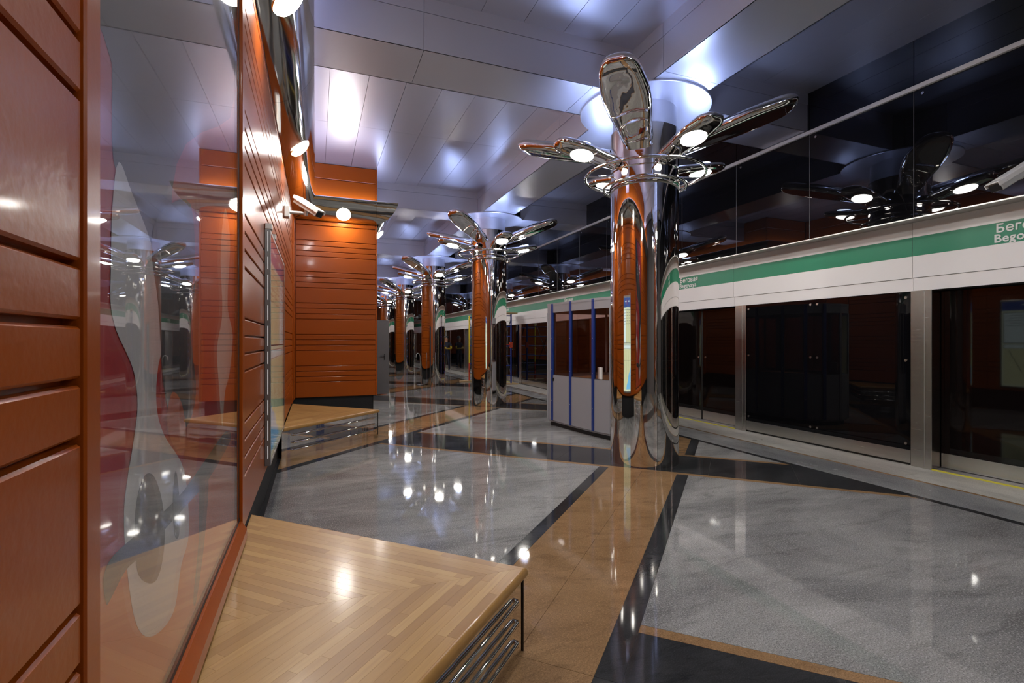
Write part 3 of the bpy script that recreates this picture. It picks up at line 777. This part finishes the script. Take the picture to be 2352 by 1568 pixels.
# ------------------------------------------------------------------ grey booth
KF = [(3.90, 8.19), (3.932, 8.06), (3.968, 7.449), (4.046, 6.846), (4.137, 6.479), (4.36, 6.27), (4.66, 6.20), (4.98, 6.27), (5.16, 6.50), (5.25, 6.90), (5.30, 7.45), (5.26, 8.06), (5.20, 8.3), (4.1, 8.34)]
KF = KF[::-1]
kiosk = thing('booth', (4.6, 7.25, 0), 'grey attendant booth with blue edge strips between the two nearest columns', 'booth')
kc = Vector((4.6, 7.25))
def shrink(P, d): return [tuple(kc+(Vector(p)-kc)*(1-d/(Vector(p)-kc).length)) for p in P]
build('plinth', MB().prism(shrink(KF, .07), .0, .07), M['black_plastic'], kiosk)
build('floor_plate', MB().prism(shrink(KF, .03), .07, .10), M['booth_grey'], kiosk)
build('roof', MB().prism(shrink(KF, -.005), 2.14, 2.178), M['booth_grey'], kiosk)
N = len(KF)
blueat = [(3.932, 8.06), (3.968, 7.449), (4.046, 6.846), (4.98, 6.27), (5.16, 6.50), (5.25, 6.90), (5.30, 7.45), (5.26, 8.06)]
for i in range(N):
    a, b = Vector(KF[i]), Vector(KF[(i+1) % N]); dd = (b-a).normalized(); nn = Vector((dd.y, -dd.x))
    if nn.dot((a+b)/2-kc) < 0: nn = -nn
    def wallbox(a_, b_, z0, z1, t0=0, t1=.03):
        return MB().prism([tuple(a_-nn*t0), tuple(b_-nn*t0), tuple(b_-nn*t1), tuple(a_-nn*t1)], z0, z1)
    L = (b-a).length; e = dd*min(.03, L*.1)
    back = nn.y > .9
    low = build('lower_panel', wallbox(a+e, b-e, .10, .905), M['booth_grey'], kiosk)
    build('fascia_panel', wallbox(a, b, 2.01, 2.14), M['booth_grey'], kiosk)
    if L > .2:
        build('window', wallbox(a+e, b-e, .905, 2.01, .008, .014), M['pane_smoke'], kiosk)
        build('window_rail', wallbox(a+e, b-e, .895, .915, .004, .03), M['grey_profile'], kiosk)
    else: build('upper_panel', wallbox(a+e, b-e, .905, 2.01), M['booth_grey'], kiosk)
for p in KF:
    if p in blueat:
        o_ = (Vector(p)-kc).normalized(); s_ = Vector((-o_.y, o_.x)); c = Vector(p)
        if p[0] < 4.1: o_ = Vector((-1, -.08)).normalized(); s_ = Vector((-o_.y, o_.x))
        po = build('post', MB().prism([tuple(c+o_*.012+s_*.026), tuple(c+o_*.012-s_*.026), tuple(c-o_*.03-s_*.026), tuple(c-o_*.03+s_*.026)], .10, 2.17), M['blue'], kiosk)
        for z in (.45, 1.0, 1.55): build('rivet', MB().disc((c.x+o_.x*.012, c.y+o_.y*.012, z), (o_.x, o_.y, 0), .008, .003, 8), M['alu'], po)
    else:
        o_ = (Vector(p)-kc).normalized(); s_ = Vector((-o_.y, o_.x)); c = Vector(p)
        build('corner_post', MB().prism([tuple(c+s_*.022), tuple(c-s_*.022), tuple(c-o_*.03-s_*.022), tuple(c-o_*.03+s_*.022)], .10, 2.01), M['booth_grey'], kiosk)
build('lock', MB().box(3.915, 8.0, .80, 3.945, 8.02, .86, .003), M['black_plastic'], kiosk)
build('speaking_panel', MB().box(4.085, 6.66, .915, 4.12, 6.78, 1.10, .006), M['white_plastic'], kiosk)
build('counter', MB().prism(shrink(KF, .25), .84, .87), M['plain_wood'], kiosk)

# ------------------------------------------------------------------ open grey door leaf on the alcove side
dl = struct('door_leaf', MB().box(XBOX+.01, 14.50, .02, 1.94, 14.545, 2.10, .003), M['door_grey'])
h = build('handle', MB().box(1.80, 14.488, .98, 1.835, 14.50, 1.14, .003), M['black_plastic'], dl)
build('lever', MB().tube([(1.818, 14.49, 1.10), (1.818, 14.455, 1.10), (1.69, 14.45, 1.10)], .011, 8), M['black_plastic'], h, smooth=True)
build('frame', MB().box(XBOX-.05, 13.98, 0, XBOX+.015, 14.04, 2.14), M['door_grey'], dl)
build('frame', MB().box(XBOX-.05, 14.86, 0, XBOX+.015, 14.92, 2.14), M['door_grey'], dl)

# ------------------------------------------------------------------ scaffold tower, timber, post, person
sx0, sx1, sy0, sy1 = 5.36, 6.40, 16.42, 18.05
scf = thing('scaffold_tower', (sx1, sy0, 0), 'blue and yellow scaffold tower with a timber plank behind the second column', 'scaffold')
def frame(yv, m0, m1, mr):
    for x, mm in ((sx0, m0), (sx1, m1)):
        build('upright', MB().tube([(x, yv, .04), (x, yv, 2.46)], .028, 10), mm, scf, smooth=50)
    for z in (.32, .66, 1.0, 1.34, 1.68, 2.02, 2.40):
        build('rung', MB().tube([(sx0, yv, z), (sx1, yv, z)], .020, 8), mr, scf, smooth=50)
frame(sy0, M['blue_tube'], M['blue_tube'], M['blue_tube']); frame(sy1, M['yellow_tube'], M['blue_tube'], M['blue_tube'])
for x in (sx0, sx1):
    build('brace', MB().tube([(x, sy0, .35), (x, sy1, 2.3)], .014, 8), M['black_plastic'], scf, smooth=50)
    build('brace', MB().tube([(x, sy1, .35), (x, sy0, 2.3)], .014, 8), M['black_plastic'], scf, smooth=50)
build('clamp', MB().box(sx1-.05, sy0-.05, 1.28, sx1+.05, sy0+.05, 1.48, .01).tube([(sx1-.3, sy0-.02, 1.40), (sx1, sy0-.02, 1.38)], .018, 8), M['red_tube'], scf)
build('foot_sleeve', MB().tube([(sx0, sy1, .04), (sx0, sy1, .7)], .031, 10), M['red_tube'], scf, smooth=50)
tag(build('timber_plank', MB().box(5.5, 16.1, 2.462, 6.52, 16.75, 2.50, .004), M['plain_wood'], loc=(6.0, 16.4, 2.462)), 'timber plank lying across the top of the scaffold tower', 'plank')
tag(build('timber_board', MB().box(5.7, 16.25, 0, 6.6, 16.62, .04, .004), M['plain_wood'], loc=(6.1, 16.4, 0)), 'timber board on the floor under the near blue scaffold legs', 'board')
tag(build('timber_board', MB().box(5.0, 17.95, 0, 5.75, 18.15, .04, .004), M['plain_wood'], loc=(5.3, 18, 0)), 'timber board on the floor under the yellow scaffold leg', 'board')

bp = thing('post_stand', (3.36, 17.1, 0), 'slim bent-top metal stand leaning beside the third column', 'stand')
build('base', MB().lathe([(0, .0), (.13, 0), (.13, .02), (.03, .04), (0, .04)], 20, (3.36, 17.1)), M['black_plastic'], bp, smooth=40)
build('pole', MB().tube([(3.36, 17.1, .03), (3.33, 17.1, .98), (3.30, 17.1, 1.08), (3.25, 17.1, 1.10), (3.20, 17.1, 1.06), (3.19, 17.1, .96)], .013, 8), M['alu'], bp, smooth=60)

def skin_person(x, y, face):
    J = {'pel': (0, 0, .93), 'bel': (0, 0, 1.08), 'che': (0, 0, 1.28), 'nek': (0, .01, 1.47), 'hd0': (0, .03, 1.55), 'hd1': (0, .03, 1.66), 'hd2': (0, .02, 1.75),
         'hl': (.10, 0, .90), 'kl': (.12, .02, .50), 'al': (.13, 0, .09), 'tl': (.14, .17, .04), 'hr': (-.10, 0, .90), 'kr': (-.12, .03, .50), 'ar': (-.14, 0, .09), 'tr': (-.16, .17, .04),
         'sl': (.19, 0, 1.40), 'el': (.27, .06, 1.13), 'wl': (.06, .24, 1.17), 'fl': (-.06, .25, 1.19), 'sr': (-.19, 0, 1.40), 'er': (-.27, .06, 1.13), 'wr': (-.06, .28, 1.14), 'fr': (.06, .29, 1.16)}
    E = [('pel', 'bel'), ('bel', 'che'), ('che', 'nek'), ('nek', 'hd0'), ('hd0', 'hd1'), ('hd1', 'hd2'), ('pel', 'hl'), ('hl', 'kl'), ('kl', 'al'), ('al', 'tl'), ('pel', 'hr'), ('hr', 'kr'), ('kr', 'ar'), ('ar', 'tr'),
         ('che', 'sl'), ('sl', 'el'), ('el', 'wl'), ('wl', 'fl'), ('che', 'sr'), ('sr', 'er'), ('er', 'wr'), ('wr', 'fr')]
    Rr = {'pel': .15, 'bel': .14, 'che': .16, 'nek': .06, 'hd0': .085, 'hd1': .10, 'hd2': .07, 'hl': .10, 'kl': .065, 'al': .05, 'tl': .045, 'hr': .10, 'kr': .065, 'ar': .05, 'tr': .045, 'sl': .075, 'el': .05, 'wl': .036, 'fl': .03, 'sr': .075, 'er': .05, 'wr': .036, 'fr': .03}
    keys = list(J); me = bpy.data.meshes.new('person'); me.from_pydata([J[k] for k in keys], [(keys.index(a), keys.index(b)) for a, b in E], [])
    o = bpy.data.objects.new('person', me); COL.objects.link(o); o.location = (x, y, 0); o.rotation_euler = (0, 0, face)
    md = o.modifiers.new('skin', 'SKIN'); md.use_smooth_shade = True
    for i, k in enumerate(keys): me.skin_vertices[0].data[i].radius = (Rr[k], Rr[k]*(.75 if k in ('pel', 'bel', 'che') else 1))
    me.skin_vertices[0].data[0].use_root = True
    o.modifiers.new('sub', 'SUBSURF').levels = 2; o.modifiers['sub'].render_levels = 2
    dg = bpy.context.evaluated_depsgraph_get(); ev = bpy.data.meshes.new_from_object(o.evaluated_get(dg))
    o.modifiers.clear(); o.data = ev; ev.materials.clear()
    for mm in ('navy', 'yellow_cloth', 'skin'): ev.materials.append(M[mm])
    for p in ev.polygons:
        c = p.center; p.material_index = 2 if c.z > 1.46 else (2 if (c.y > .2 and abs(c.x) < .09 and 1.05 < c.z < 1.3 and abs(c.x) > .05) else (1 if (1.03 < c.z < 1.27 and (c.y > .12 or abs(c.x) > .2)) else 0)); p.use_smooth = True
    tag(o, 'person in dark work clothes with yellow sleeves standing with folded arms by the screen doors', 'person')
    ORG[o.name] = Vector((0, 0, 0))
    hair = MB().lathe([(.0, 1.795), (.06, 1.785), (.098, 1.74), (.11, 1.68), (.105, 1.65)], 16, (0, .01)); hair.v = [(a, b-.012, c) for a, b, c in hair.v]
    build('hair', hair, M['black_plastic'], o, smooth=True)
    for s_ in (-.035, .035): build('eye', MB().disc((s_, .124, 1.665), (0, 1, 0), .010, .004, 8), M['black_plastic'], o)
    build('nose', MB().tube([(0, .118, 1.66), (0, .148, 1.625), (0, .12, 1.615)], [.008, .014, .008], 6), M['skin'], o)
    build('mouth', MB().box(-.022, .112, 1.588, .022, .126, 1.594), M['red_tube'], o)
    for s_ in (-.105, .105): build('ear', MB().disc((s_, .03, 1.65), (1 if s_ > 0 else -1, 0, 0), .026, .012, 10), M['skin'], o)
    return o
skin_person(6.38, 25.6, math.radians(150))
